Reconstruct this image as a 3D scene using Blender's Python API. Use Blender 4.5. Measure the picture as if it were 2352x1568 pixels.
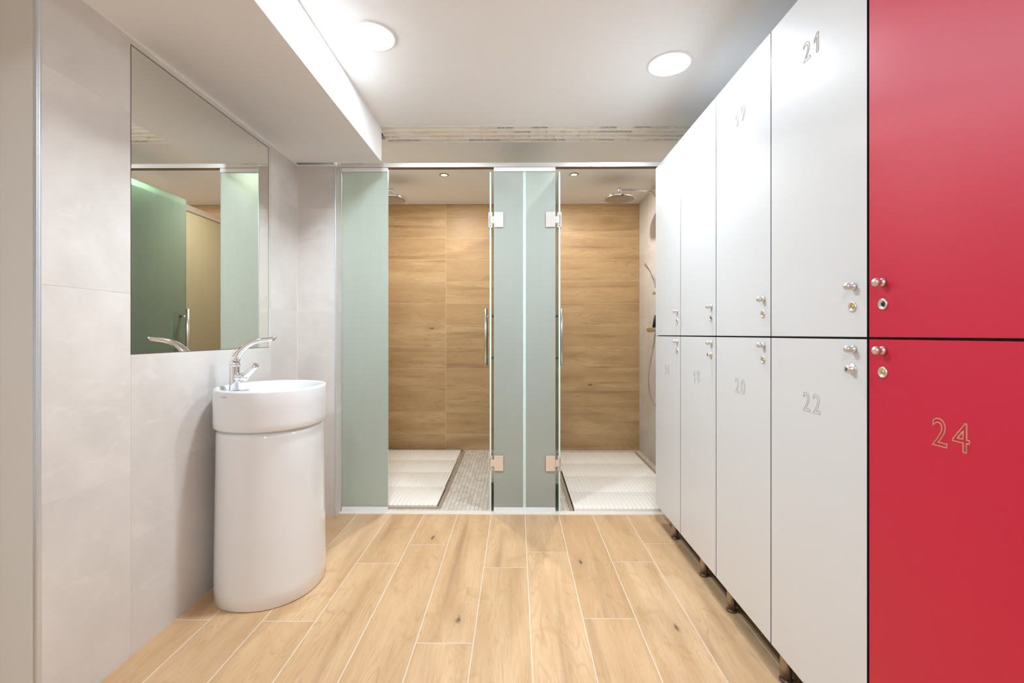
import bpy, bmesh, math, random
from mathutils import Vector, Matrix

random.seed(7)
for o in list(bpy.data.objects):
    bpy.data.objects.remove(o)
S = bpy.context.scene
COL = S.collection
PI = math.pi

# ------------------------------------------------------------------ camera, world, exposure
FPX = 1055.0
cd = bpy.data.cameras.new('camera')
cam = bpy.data.objects.new('camera', cd)
COL.objects.link(cam)
cam.location = (0, 0, 1.078)
cam.rotation_euler = (PI / 2, 0, 0.0095)
cd.sensor_width = 36.0
cd.lens = 36.0 * FPX / 2352.0
cd.shift_y = -17.0 / 2352.0
cd.clip_start = 0.02
cd.dof.use_dof = True
cd.dof.focus_distance = 2.5
cd.dof.aperture_fstop = 5.6
S.camera = cam

w = bpy.data.worlds.new('world')
w.use_nodes = True
w.node_tree.nodes['Background'].inputs[0].default_value = (0.9, 0.95, 1, 1)
w.node_tree.nodes['Background'].inputs[1].default_value = 0.15
S.world = w
S.view_settings.view_transform = 'Standard'
S.view_settings.look = 'None'
S.view_settings.exposure = 0.38
S.view_settings.gamma = 1.0
S.view_settings.use_curve_mapping = False
S.cycles.use_denoising = True
S.cycles.use_light_tree = False
S.cycles.max_bounces = 10
S.cycles.diffuse_bounces = 6
S.cycles.glossy_bounces = 4
S.cycles.transmission_bounces = 6
S.cycles.use_adaptive_sampling = True
S.cycles.adaptive_threshold = 0.04
S.cycles.caustics_reflective = False
S.cycles.caustics_refractive = False
S.cycles.sample_clamp_indirect = 10.0

LAMP_COL = (0.805, 0.915, 1.0)
LAMP_W = 18.0          # watts of each ceiling panel in view
FILL_BACK = 23.0       # fill panel added unseen behind the camera to raise the ambient light
SPOT_W = 14.0          # warm spots in the showers
CEIL = 2.273
SOFZ = 2.072
SHC = 2.297            # shower ceiling


# ------------------------------------------------------------------ materials
def nt(name):
    m = bpy.data.materials.new(name)
    m.use_nodes = True
    t = m.node_tree
    return m, t, t.nodes['Principled BSDF']


def simple(name, col, rough=0.5, metal=0.0, spec=0.5, coat=0.0, bump=0.0, bscale=200.0, var=0.0):
    m, t, b = nt(name)
    b.inputs['Base Color'].default_value = (*col, 1)
    b.inputs['Roughness'].default_value = rough
    b.inputs['Metallic'].default_value = metal
    b.inputs['Specular IOR Level'].default_value = spec
    b.inputs['Coat Weight'].default_value = coat
    b.inputs['Coat Roughness'].default_value = 0.06
    tc = t.nodes.new('ShaderNodeTexCoord')
    if bump:
        n = t.nodes.new('ShaderNodeTexNoise'); n.inputs['Scale'].default_value = bscale
        n.inputs['Detail'].default_value = 4
        t.links.new(tc.outputs['Object'], n.inputs['Vector'])
        bp = t.nodes.new('ShaderNodeBump'); bp.inputs['Strength'].default_value = bump
        bp.inputs['Distance'].default_value = 0.002
        t.links.new(n.outputs['Fac'], bp.inputs['Height'])
        t.links.new(bp.outputs['Normal'], b.inputs['Normal'])
    if var:
        n = t.nodes.new('ShaderNodeTexNoise'); n.inputs['Scale'].default_value = 3.5
        n.inputs['Detail'].default_value = 5
        t.links.new(tc.outputs['Object'], n.inputs['Vector'])
        mx = t.nodes.new('ShaderNodeMix'); mx.data_type = 'RGBA'
        mx.inputs[6].default_value = (*[c * (1 - var) for c in col], 1)
        mx.inputs[7].default_value = (*[min(1, c * (1 + var)) for c in col], 1)
        t.links.new(n.outputs['Fac'], mx.inputs[0])
        t.links.new(mx.outputs[2], b.inputs['Base Color'])
    return m


def math_node(t, op, a, b=None, clamp=False):
    n = t.nodes.new('ShaderNodeMath'); n.operation = op; n.use_clamp = clamp
    for i, v in enumerate((a, b)):
        if v is None:
            continue
        if isinstance(v, (int, float)):
            n.inputs[i].default_value = v
        else:
            t.links.new(v, n.inputs[i])
    return n.outputs[0]


def mapr(t, v, a, b, c=0.0, d=1.0, smooth=True):
    n = t.nodes.new('ShaderNodeMapRange')
    n.interpolation_type = 'SMOOTHSTEP' if smooth else 'LINEAR'
    t.links.new(v, n.inputs['Value'])
    n.inputs['From Min'].default_value = a; n.inputs['From Max'].default_value = b
    n.inputs['To Min'].default_value = c; n.inputs['To Max'].default_value = d
    return n.outputs['Result']


def mixc(t, f, a, b, blend='MIX'):
    n = t.nodes.new('ShaderNodeMix'); n.data_type = 'RGBA'; n.blend_type = blend
    if isinstance(f, (int, float)): n.inputs[0].default_value = f
    else: t.links.new(f, n.inputs[0])
    for i, v in ((6, a), (7, b)):
        if isinstance(v, tuple): n.inputs[i].default_value = (*v, 1)
        else: t.links.new(v, n.inputs[i])
    return n.outputs[2]


def scaled(t, v, s):
    n = t.nodes.new('ShaderNodeVectorMath'); n.operation = 'MULTIPLY'
    t.links.new(v, n.inputs[0]); n.inputs[1].default_value = s
    return n.outputs[0]


def noise(t, v, scale, detail=3, rough=0.5, dist=0.0):
    n = t.nodes.new('ShaderNodeTexNoise')
    t.links.new(v, n.inputs['Vector'])
    n.inputs['Scale'].default_value = scale; n.inputs['Detail'].default_value = detail
    n.inputs['Roughness'].default_value = rough; n.inputs['Distortion'].default_value = dist
    return n.outputs['Fac']


def wood(name, light, dark, line, rough=0.42, stain=0.0):
    """oak-look porcelain plank: u of the UV map runs along the grain, in metres"""
    m, t, b = nt(name)
    uv = t.nodes.new('ShaderNodeUVMap'); uv.uv_map = 'UVMap'
    att = t.nodes.new('ShaderNodeAttribute'); att.attribute_name = 'tone'
    u = uv.outputs[0]
    # knots
    kv = t.nodes.new('ShaderNodeTexVoronoi'); kv.inputs['Scale'].default_value = 1.0
    t.links.new(scaled(t, u, (3.0, 9.0, 1)), kv.inputs['Vector'])
    kd = kv.outputs['Distance']
    sel = t.nodes.new('ShaderNodeSeparateColor'); t.links.new(kv.outputs['Color'], sel.inputs[0])
    pick = math_node(t, 'GREATER_THAN', sel.outputs[0], 0.60)
    wob = noise(t, scaled(t, u, (40, 60, 1)), 1.0, 2)
    kdw = math_node(t, 'ADD', kd, math_node(t, 'MULTIPLY', math_node(t, 'SUBTRACT', wob, 0.5), 0.16))
    knot = math_node(t, 'MULTIPLY', mapr(t, kdw, 0.02, 0.11, 1, 0), pick)
    halo = math_node(t, 'MULTIPLY', mapr(t, kdw, 0.05, 0.50, 1, 0), pick)
    # broad figure bent round the knots
    f1 = noise(t, scaled(t, u, (0.95, 8.5, 1)), 1.0, 2, 0.42, 0.22)
    field = math_node(t, 'ADD', math_node(t, 'MULTIPLY', f1, 24.0), math_node(t, 'MULTIPLY', halo, 3.0))
    saw = math_node(t, 'FRACT', field)
    ring = mapr(t, math_node(t, 'ABSOLUTE', math_node(t, 'SUBTRACT', saw, 0.5)), 0.0, 0.17, 1, 0)
    fine = noise(t, scaled(t, u, (9, 520, 1)), 1.0, 3, 0.65)
    broad = noise(t, scaled(t, u, (1.6, 11, 1)), 1.0, 4, 0.55)
    patch = noise(t, scaled(t, u, (2.2, 5.0, 1)), 1.0, 3, 0.6, 0.6)
    ringm = math_node(t, 'MULTIPLY', ring, mapr(t, patch, 0.36, 0.66, 0.12, 0.8))
    c = mixc(t, mapr(t, broad, 0.30, 0.72), light, dark)
    tonev = t.nodes.new('ShaderNodeSeparateColor'); t.links.new(att.outputs['Color'], tonev.inputs[0])
    c = mixc(t, mapr(t, tonev.outputs[0], 0, 1, 0.0, 0.80, False), c, dark)
    c = mixc(t, math_node(t, 'MULTIPLY', ringm, 0.50), c, line)
    c = mixc(t, mapr(t, fine, 0.46, 0.72, 0.0, 0.52), c, line)
    c = mixc(t, math_node(t, 'MULTIPLY', halo, 0.30), c, line)
    strk = noise(t, scaled(t, u, (0.9, 13, 1)), 1.0, 3, 0.5, 0.2)
    c = mixc(t, mapr(t, strk, 0.54, 0.76, 0.0, 0.68), c, line)
    c = mixc(t, math_node(t, 'MULTIPLY', knot, 0.85), c, (0.10, 0.065, 0.045))
    if stain:
        tc = t.nodes.new('ShaderNodeTexCoord')
        s1 = noise(t, tc.outputs['Object'], 7.0, 2, 0.5, 1.0)
        c = mixc(t, mapr(t, s1, 0.60, 0.70, 0.0, stain), c, (0.50, 0.29, 0.115))
        v2 = t.nodes.new('ShaderNodeTexVoronoi'); v2.inputs['Scale'].default_value = 5.2
        t.links.new(tc.outputs['Object'], v2.inputs['Vector'])
        rr = math_node(t, 'ABSOLUTE', math_node(t, 'SUBTRACT', v2.outputs['Distance'], 0.24))
        c = mixc(t, mapr(t, rr, 0.0, 0.012, stain * 0.45, 0.0), c, (0.42, 0.25, 0.12))
    t.links.new(c, b.inputs['Base Color'])
    b.inputs['Roughness'].default_value = rough
    b.inputs['Specular IOR Level'].default_value = 0.35
    bp = t.nodes.new('ShaderNodeBump'); bp.inputs['Strength'].default_value = 0.12
    bp.inputs['Distance'].default_value = 0.001
    t.links.new(fine, bp.inputs['Height']); t.links.new(bp.outputs['Normal'], b.inputs['Normal'])
    return m


def tile(name, light, dark, rough=0.45):
    m, t, b = nt(name)
    uv = t.nodes.new('ShaderNodeUVMap'); uv.uv_map = 'UVMap'
    att = t.nodes.new('ShaderNodeAttribute'); att.attribute_name = 'tone'
    u = uv.outputs[0]
    n1 = noise(t, u, 2.2, 6, 0.62, 0.5)
    n2 = noise(t, u, 26, 5, 0.7, 0.2)
    n3 = noise(t, scaled(t, u, (1.0, 1.9, 1)), 5, 4, 0.6, 1.4)
    c = mixc(t, mapr(t, n1, 0.32, 0.70), light, dark)
    c = mixc(t, mapr(t, n2, 0.50, 0.78, 0, 0.28), c, dark)
    c = mixc(t, mapr(t, n3, 0.56, 0.74, 0, 0.55), c, tuple(min(1, x * 1.07) for x in light))
    tv = t.nodes.new('ShaderNodeSeparateColor'); t.links.new(att.outputs['Color'], tv.inputs[0])
    c = mixc(t, mapr(t, tv.outputs[0], 0, 1, 0, 0.5, False), c, dark)
    sp = t.nodes.new('ShaderNodeTexVoronoi'); sp.inputs['Scale'].default_value = 9.0
    t.links.new(u, sp.inputs['Vector'])
    c = mixc(t, mapr(t, sp.outputs['Distance'], 0.012, 0.03, 0.22, 0), c, tuple(x * 0.55 for x in dark))
    t.links.new(c, b.inputs['Base Color'])
    b.inputs['Roughness'].default_value = rough
    b.inputs['Specular IOR Level'].default_value = 0.35
    bp = t.nodes.new('ShaderNodeBump'); bp.inputs['Strength'].default_value = 0.10
    bp.inputs['Distance'].default_value = 0.001
    t.links.new(n2, bp.inputs['Height']); t.links.new(bp.outputs['Normal'], b.inputs['Normal'])
    return m


def frosted(name, col, through=(0.93, 0.98, 0.95), front=0.54, clear=0.30, gloss=0.32):
    """acid-etched greenish glass: a rough see-through layer and a scattering one"""
    m, t, b = nt(name)
    t.nodes.remove(b)
    out = t.nodes['Material Output']
    tc = t.nodes.new('ShaderNodeTexCoord')
    sm = noise(t, scaled(t, tc.outputs['Object'], (18, 18, 2.0)), 1.0, 3, 0.6, 0.4)
    colr = mixc(t, mapr(t, sm, 0.35, 0.75, 0, 0.35), col, tuple(min(1, x * 1.07) for x in col))
    thru = mixc(t, 1.0, colr, through, 'MULTIPLY')
    tr = t.nodes.new('ShaderNodeBsdfTranslucent'); t.links.new(thru, tr.inputs[0])
    df = t.nodes.new('ShaderNodeBsdfDiffuse'); t.links.new(colr, df.inputs[0])
    rf = t.nodes.new('ShaderNodeBsdfRefraction'); rf.inputs['Roughness'].default_value = 0.55
    rf.inputs['IOR'].default_value = 1.25
    t.links.new(thru, rf.inputs[0])
    gl = t.nodes.new('ShaderNodeBsdfGlossy'); gl.inputs['Roughness'].default_value = gloss
    gl.inputs['Color'].default_value = (1, 1, 1, 1)
    fr = t.nodes.new('ShaderNodeFresnel'); fr.inputs['IOR'].default_value = 1.45
    m1 = t.nodes.new('ShaderNodeMixShader'); m1.inputs[0].default_value = front
    t.links.new(tr.outputs[0], m1.inputs[1]); t.links.new(df.outputs[0], m1.inputs[2])
    m2 = t.nodes.new('ShaderNodeMixShader'); m2.inputs[0].default_value = clear
    t.links.new(m1.outputs[0], m2.inputs[1]); t.links.new(rf.outputs[0], m2.inputs[2])
    m3 = t.nodes.new('ShaderNodeMixShader')
    t.links.new(fr.outputs[0], m3.inputs[0])
    t.links.new(m2.outputs[0], m3.inputs[1]); t.links.new(gl.outputs[0], m3.inputs[2])
    t.links.new(m3.outputs[0], out.inputs['Surface'])
    return m


def emit(name, col, e):
    m, t, b = nt(name)
    b.inputs['Base Color'].default_value = (0.8, 0.8, 0.8, 1)
    b.inputs['Emission Color'].default_value = (*col, 1)
    b.inputs['Emission Strength'].default_value = e
    return m


def stained_steel(name):
    m, t, b = nt(name)
    tc = t.nodes.new('ShaderNodeTexCoord')
    n = noise(t, scaled(t, tc.outputs['Object'], (3.0, 20, 20)), 1.0, 6, 0.7, 0.5)
    n2 = noise(t, tc.outputs['Object'], 140, 3, 0.7)
    c = mixc(t, mapr(t, n, 0.60, 0.70, 0, 0.75), (0.70, 0.68, 0.65), (0.22, 0.11, 0.06))
    c = mixc(t, mapr(t, n2, 0.66, 0.74, 0, 0.5), c, (0.25, 0.17, 0.12))
    t.links.new(c, b.inputs['Base Color'])
    b.inputs['Metallic'].default_value = 0.75; b.inputs['Roughness'].default_value = 0.38
    return m


def mosaic(name):
    m, t, b = nt(name)
    tc = t.nodes.new('ShaderNodeTexCoord')
    sx = t.nodes.new('ShaderNodeSeparateXYZ'); t.links.new(tc.outputs['Object'], sx.inputs[0])
    # columns of short tiles running in depth, every column with an offset of its own
    colw = 0.0262
    xs = math_node(t, 'DIVIDE', sx.outputs[0], colw)
    ci = math_node(t, 'FLOOR', xs)
    wn = t.nodes.new('ShaderNodeTexWhiteNoise'); wn.noise_dimensions = '1D'
    t.links.new(ci, wn.inputs['W'])
    ys = math_node(t, 'ADD', math_node(t, 'DIVIDE', sx.outputs[1], 0.047), math_node(t, 'MULTIPLY', wn.outputs['Value'], 7.0))
    yn = noise(t, scaled(t, tc.outputs['Object'], (0, 9, 0)), 1.0, 1)
    ys = math_node(t, 'ADD', ys, math_node(t, 'MULTIPLY', yn, 0.0))
    fx = math_node(t, 'FRACT', xs); fy = math_node(t, 'FRACT', ys)
    cb = t.nodes.new('ShaderNodeCombineXYZ')
    t.links.new(ci, cb.inputs[0]); t.links.new(math_node(t, 'FLOOR', ys), cb.inputs[1])
    wn2 = t.nodes.new('ShaderNodeTexWhiteNoise'); t.links.new(cb.outputs[0], wn2.inputs['Vector'])
    c = mixc(t, wn2.outputs['Value'], (0.76, 0.72, 0.65), (0.58, 0.535, 0.47))
    st = noise(t, scaled(t, tc.outputs['Object'], (120, 18, 1)), 1.0, 3)
    c = mixc(t, mapr(t, st, 0.4, 0.7, 0, 0.35), c, (0.62, 0.56, 0.47))
    gx = math_node(t, 'LESS_THAN', fx, 0.085)
    gy = math_node(t, 'LESS_THAN', fy, 0.035)
    dk = noise(t, tc.outputs['Object'], 11, 2)
    gcol = mixc(t, mapr(t, dk, 0.45, 0.62), (0.34, 0.27, 0.20), (0.10, 0.08, 0.065))
    c = mixc(t, gy, c, (0.36, 0.31, 0.26)); c = mixc(t, gx, c, gcol)
    t.links.new(c, b.inputs['Base Color']); b.inputs['Roughness'].default_value = 0.45
    return m


WOODF = wood('oak_floor_plank', (0.77, 0.54, 0.325), (0.57, 0.36, 0.19), (0.39, 0.235, 0.13), 0.40, stain=0.35)
WOODW = wood('oak_wall_plank', (0.64, 0.445, 0.245), (0.46, 0.295, 0.14), (0.27, 0.16, 0.075), 0.42)
GROUT = simple('grout_cream', (0.74, 0.66, 0.56), 0.8)
GROUTW = simple('grout_tan', (0.62, 0.50, 0.34), 0.8)
GROUTT = simple('grout_grey', (0.74, 0.72, 0.69), 0.8)
TILE = tile('stoneware_wall_tile', (0.775, 0.735, 0.70), (0.64, 0.60, 0.565))
PAINT = simple('white_emulsion', (0.915, 0.91, 0.91), 0.85, spec=0.15, bump=0.05, bscale=90, var=0.012)
CAULK = simple('white_caulk', (0.86, 0.86, 0.86), 0.5)
PLENUM = simple('dark_void', (0.07, 0.06, 0.05), 0.9)
ALU = simple('anodised_aluminium', (0.72, 0.78, 0.86), 0.28, 0.75)
CHROME = simple('chrome', (0.88, 0.88, 0.90), 0.06, 1.0)
SATIN = simple('brushed_steel', (0.70, 0.68, 0.65), 0.26, 1.0)
KNOBM = simple('satin_nickel', (0.74, 0.73, 0.72), 0.30, 0.85)
NICKEL = simple('hinge_nickel', (0.84, 0.81, 0.78), 0.30, 0.8)
CERAM = simple('glazed_ceramic', (0.82, 0.83, 0.85), 0.10, spec=0.5, coat=0.3)
LOCKW = simple('white_laminate', (0.77, 0.79, 0.815), 0.38, spec=0.4, bump=0.03, bscale=500)
LOCKR = simple('red_laminate', (0.60, 0.009, 0.046), 0.45, spec=0.5, bump=0.03, bscale=500)
CORE = simple('dark_laminate_core', (0.012, 0.011, 0.018), 0.5)
CARTOP = simple('locker_top_board', (0.16, 0.16, 0.16), 0.7)
CARC = simple('locker_carcass', (0.03, 0.03, 0.035), 0.6)
ENGW = simple('engraved_grey', (0.40, 0.385, 0.37), 0.6)
ENGR = simple('engraved_tan', (0.62, 0.42, 0.26), 0.6)
FROST = frosted('frosted_glass', (0.86, 0.94, 0.88))
FROSTD = frosted('frosted_door_glass', (0.70, 0.86, 0.76), (0.86, 0.97, 0.90), 0.28, 0.45, 0.03)
FROSTP = frosted('frosted_partition_glass', (0.80, 0.77, 0.62), (0.95, 0.93, 0.80), 0.40, 0.40)  # tan of the wood wall seen through it is put into the glass colour
EDGE = simple('glass_edge', (0.60, 0.86, 0.84), 0.18, spec=0.8)
SEALM = simple('clear_seal', (0.82, 0.93, 0.90), 0.3)
WPVC = simple('white_channel', (0.88, 0.89, 0.91), 0.35)
MATM = simple('cream_plastic', (0.87, 0.835, 0.78), 0.40, var=0.02)
FRAMEM = simple('tray_frame', (0.50, 0.42, 0.32), 0.35, 0.4)
BLACK = simple('black_rubber_and_gap_shade', (0.015, 0.015, 0.015), 0.6)
BRONZE = simple('brass_keyway', (0.75, 0.55, 0.10), 0.35, 0.7)
GRATE = simple('cream_grating', (0.95, 0.93, 0.88), 0.45)
GRATEY = simple('yellowed_grating', (0.94, 0.90, 0.77), 0.45)
HEADU = simple('shower_face', (0.36, 0.27, 0.17), 0.3, 0.3)
NOZ = simple('nozzle_rubber', (0.72, 0.70, 0.68), 0.5)
RUST = stained_steel('stained_steel')
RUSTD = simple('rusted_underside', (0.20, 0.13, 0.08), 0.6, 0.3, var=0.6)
MOSA = mosaic('mosaic_floor')
MARB = simple('pale_marble', (0.80, 0.73, 0.66), 0.35, var=0.05)
MIRR = simple('mirror_silver', (0.94, 0.94, 0.89), 0.0, 1.0)
MEDGE = simple('mirror_edge', (0.30, 0.20, 0.16), 0.4)
LEGM = simple('bronze_leg', (0.42, 0.33, 0.25), 0.30, 0.85)
PRINT = simple('grey_print', (0.30, 0.31, 0.32), 0.5)
LAMPM = emit('lamp_panel', LAMP_COL, 12.0)
SPOTM = emit('spot_bulb', (1.0, 0.62, 0.25), 2.2)
for m_ in (LAMPM, SPOTM):
    m_.cycles.emission_sampling = 'NONE'
WHITEW = simple('white_wall_paint', (0.88, 0.88, 0.87), 0.8)


# ------------------------------------------------------------------ object helpers
def wloc(o):
    v = Vector((0, 0, 0))
    while o is not None:
        v += Vector(o.location); o = o.parent
    return v


def thing(name, label, cat, loc=(0, 0, 0), group=None):
    o = bpy.data.objects.new(name, None); COL.objects.link(o)
    o.empty_display_size = 0.05
    o.location = loc; o['label'] = label; o['category'] = cat
    if group: o['group'] = group
    return o


def obj(name, bm, mats, parent=None, smooth=False, label=None, base=None, bevel=0.0, seg=2):
    """bm is in world coordinates; the object's origin goes to the parent's, or to base"""
    me = bpy.data.meshes.new(name)
    off = wloc(parent) if parent is not None else Vector(base or (0, 0, 0))
    bmesh.ops.translate(bm, verts=bm.verts, vec=-off)
    bm.normal_update(); bm.to_mesh(me); bm.free()
    if not isinstance(mats, (list, tuple)): mats = [mats]
    for m in mats: me.materials.append(m)
    if smooth:
        for p in me.polygons: p.use_smooth = True
    o = bpy.data.objects.new(name, me); COL.objects.link(o)
    if parent is not None: o.parent = parent
    else: o.location = off
    if bevel:
        md = o.modifiers.new('bevel', 'BEVEL'); md.width = bevel; md.segments = seg
        md.limit_method = 'ANGLE'; md.angle_limit = math.radians(40)
        for p in me.polygons: p.use_smooth = True
        wn = o.modifiers.new('wn', 'WEIGHTED_NORMAL'); wn.keep_sharp = True
    if label: o['label'] = label
    return o


def tag(o, label, cat, group=None, kind=None):
    o['label'] = label; o['category'] = cat
    if group: o['group'] = group
    if kind: o['kind'] = kind
    return o


def struct(o):
    o['kind'] = 'structure'
    return o


def box(bm, x0, x1, y0, y1, z0, z1, mi=0):
    vs = [bm.verts.new((x, y, z)) for z in (z0, z1) for y in (y0, y1) for x in (x0, x1)]
    fs = []
    for idx in ((0, 2, 3, 1), (4, 5, 7, 6), (0, 1, 5, 4), (2, 6, 7, 3), (0, 4, 6, 2), (1, 3, 7, 5)):
        f = bm.faces.new([vs[i] for i in idx]); f.material_index = mi; fs.append(f)
    return fs


def B(*a, **k):
    bm = bmesh.new(); box(bm, *a, **k); return bm


def frame_of(d, up=Vector((0, 0, 1))):
    d = d.normalized()
    if abs(d.dot(up)) > 0.98: up = Vector((1, 0, 0))
    a = d.cross(up).normalized(); b = a.cross(d).normalized()
    return a, b


def tube(bm, pts, rad, n=16, cap=True, flat=1.0, mi=0, smooth=True, up=Vector((0, 0, 1))):
    """sweep; rad is a number or a list; flat squashes the section along the frame's second axis"""
    pts = [Vector(p) for p in pts]
    if isinstance(rad, (int, float)): rad = [rad] * len(pts)
    flats = flat if isinstance(flat, (list, tuple)) else [flat] * len(pts)
    rings = []
    for i, p in enumerate(pts):
        d = (pts[min(i + 1, len(pts) - 1)] - pts[max(i - 1, 0)])
        a, b = frame_of(d, up)
        rings.append([bm.verts.new(p + a * math.cos(2 * PI * k / n) * rad[i] + b * math.sin(2 * PI * k / n) * rad[i] * flats[i]) for k in range(n)])
    for r0, r1 in zip(rings, rings[1:]):
        for k in range(n):
            f = bm.faces.new((r0[k], r0[(k + 1) % n], r1[(k + 1) % n], r1[k])); f.smooth = smooth; f.material_index = mi
    if cap:
        f = bm.faces.new(list(reversed(rings[0]))); f.material_index = mi
        f = bm.faces.new(rings[-1]); f.material_index = mi
    return rings


def lathe(bm, prof, center, axis=Vector((0, 0, 1)), n=32, mi=0, smooth=True, sx=1.0, sy=1.0):
    """prof: list of (r, h) along axis"""
    c = Vector(center); axis = Vector(axis).normalized()
    a, b = frame_of(axis)
    rings = []
    for r, h in prof:
        if r < 1e-6:
            rings.append([bm.verts.new(c + axis * h)])
        else:
            rings.append([bm.verts.new(c + axis * h + a * r * sx * math.cos(2 * PI * k / n) + b * r * sy * math.sin(2 * PI * k / n)) for k in range(n)])
    for r0, r1 in zip(rings, rings[1:]):
        for k in range(n):
            k2 = (k + 1) % n
            if len(r0) == 1 and len(r1) == 1: continue
            if len(r0) == 1: vs = (r0[0], r1[k2], r1[k])
            elif len(r1) == 1: vs = (r0[k], r0[k2], r1[0])
            else: vs = (r0[k], r0[k2], r1[k2], r1[k])
            f = bm.faces.new(vs); f.smooth = smooth; f.material_index = mi


def bez(pts, n=8):
    """Catmull-Rom through pts"""
    P = [Vector(p) for p in pts]
    P = [P[0] * 2 - P[1]] + P + [P[-1] * 2 - P[-2]]
    out = []
    for i in range(1, len(P) - 2):
        for k in range(n):
            t = k / n
            out.append(0.5 * ((2 * P[i]) + (P[i + 1] - P[i - 1]) * t + (2 * P[i - 1] - 5 * P[i] + 4 * P[i + 1] - P[i + 2]) * t * t
                              + (3 * P[i] - P[i - 1] - 3 * P[i + 1] + P[i + 2]) * t ** 3))
    out.append(P[-2])
    return out


def cells_mesh(cells, O, U, V, N, gap=0.003, proud=0.0012, thick=0.02, grain='u', back=None):
    """tiles or planks laid on a grouted bed. cells: (u0,u1,v0,v1); O + u U + v V is the tile face; N points into the room"""
    bm = bmesh.new()
    uvl = bm.loops.layers.uv.new('UVMap')
    tl = bm.loops.layers.float_color.new('tone')
    O, U, V, N = map(Vector, (O, U, V, N))
    flip = U.cross(V).dot(N) < 0
    rnd = random.Random(len(cells) * 31 + int(abs(O.x) * 100) + int(abs(O.y) * 10))
    for (u0, u1, v0, v1) in cells:
        g = gap / 2
        a0, a1, b0, b1 = u0 + g, u1 - g, v0 + g, v1 - g
        if a1 - a0 < 0.001 or b1 - b0 < 0.001: continue
        tone = rnd.random(); du, dv = rnd.uniform(0, 50), rnd.uniform(0, 50)
        sg = rnd.choice((-1, 1))
        fv = [bm.verts.new(O + U * a + V * b) for a, b in ((a0, b0), (a1, b0), (a1, b1), (a0, b1))]
        bv = [bm.verts.new(v.co - N * proud) for v in fv]
        co = {}
        for v, (a, b) in zip(fv + bv, [(a0, b0), (a1, b0), (a1, b1), (a0, b1)] * 2):
            co[v] = (a * sg + du, b + dv) if grain == 'u' else (b * sg + du, a + dv)
        faces = [fv] + [[fv[i], bv[i], bv[(i + 1) % 4], fv[(i + 1) % 4]] for i in range(4)]
        for vs in faces:
            if flip: vs = list(reversed(vs))
            f = bm.faces.new(vs); f.material_index = 0
            for l in f.loops:
                l[uvl].uv = co[l.vert]; l[tl] = (tone, rnd.random() * 0, 0, 1)
    if back is None:
        us = [c[0] for c in cells] + [c[1] for c in cells]; vs_ = [c[2] for c in cells] + [c[3] for c in cells]
        back = [(min(us), max(us), min(vs_), max(vs_))]
    for (u0, u1, v0, v1) in back:
        q = [O + U * a + V * b - N * proud for a, b in ((u0, v0), (u1, v0), (u1, v1), (u0, v1))]
        top = [bm.verts.new(p) for p in q]; bot = [bm.verts.new(p - N * thick) for p in q]
        for vs in [top] + [list(reversed(bot))] + [[top[i], bot[i], bot[(i + 1) % 4], top[(i + 1) % 4]] for i in range(4)]:
            if flip: vs = list(reversed(vs))
            f = bm.faces.new(vs); f.material_index = 1
    return bm


def grid_cells(us, vs):
    return [(u0, u1, v0, v1) for u0, u1 in zip(us, us[1:]) for v0, v1 in zip(vs, vs[1:])]


# ------------------------------------------------------------------ the room
XL, XR, XFL = -1.29, 1.31, -2.7      # left wall, right wall, far left wall of the wider part
YN, YC = -1.7, 1.225                 # wall behind the camera, corner where the room narrows
ROWS = [0.0, 0.61, 1.213, 1.816, 2.30]

# floor: wood-look planks running towards the showers; joints measured strip by strip
PITCH = 0.2013
jy = {4: 1.662, 3: 2.372, 2: 2.180, 1: 1.745, 0: 2.274, -1: 2.122, -2: 1.601, -3: 2.348, -4: 2.156, -5: 1.718, -6: 2.04, -7: 1.722}
cells = []
for k in range(-14, 7):
    x0 = 0.051 + PITCH * k; x1 = x0 + PITCH
    j0 = jy.get(k, (k * 0.437) % 1.2)
    ys = sorted(j0 + 1.206 * i for i in range(-5, 4))
    for a, b in zip(ys, ys[1:]):
        for (lo, hi, xa, xb) in ((YN, YC, XFL, XR), (YC, 2.745, XL, XR)):
            yy0, yy1 = max(a, lo), min(b, hi)
            xx0, xx1 = max(x0, xa), min(x1, xb)
            if yy1 - yy0 > 0.002 and xx1 - xx0 > 0.002:
                # a plank crossing the line of the corner stays whole
                cells.append((xx0, xx1, yy0, yy1, k))
merged = []
for c in sorted(cells, key=lambda c: (c[4], c[0], c[2])):
    if merged and merged[-1][4] == c[4] and abs(merged[-1][3] - c[2]) < 1e-6 and abs(c[2] - YC) < 1e-6 and abs(merged[-1][0] - c[0]) < 1e-6:
        m_ = merged.pop(); merged.append((m_[0], m_[1], m_[2], c[3], m_[4]))
    else: merged.append(c)
bm = cells_mesh([c[:4] for c in merged], (0, 0, 0), (1, 0, 0), (0, 1, 0), (0, 0, 1), gap=0.0034, proud=0.0003, thick=0.05, grain='v',
                back=[(XFL, XR, YN, YC), (XL, XR, YC, 2.745)])
struct(obj('floor', bm, [WOODF, GROUT]))

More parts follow.
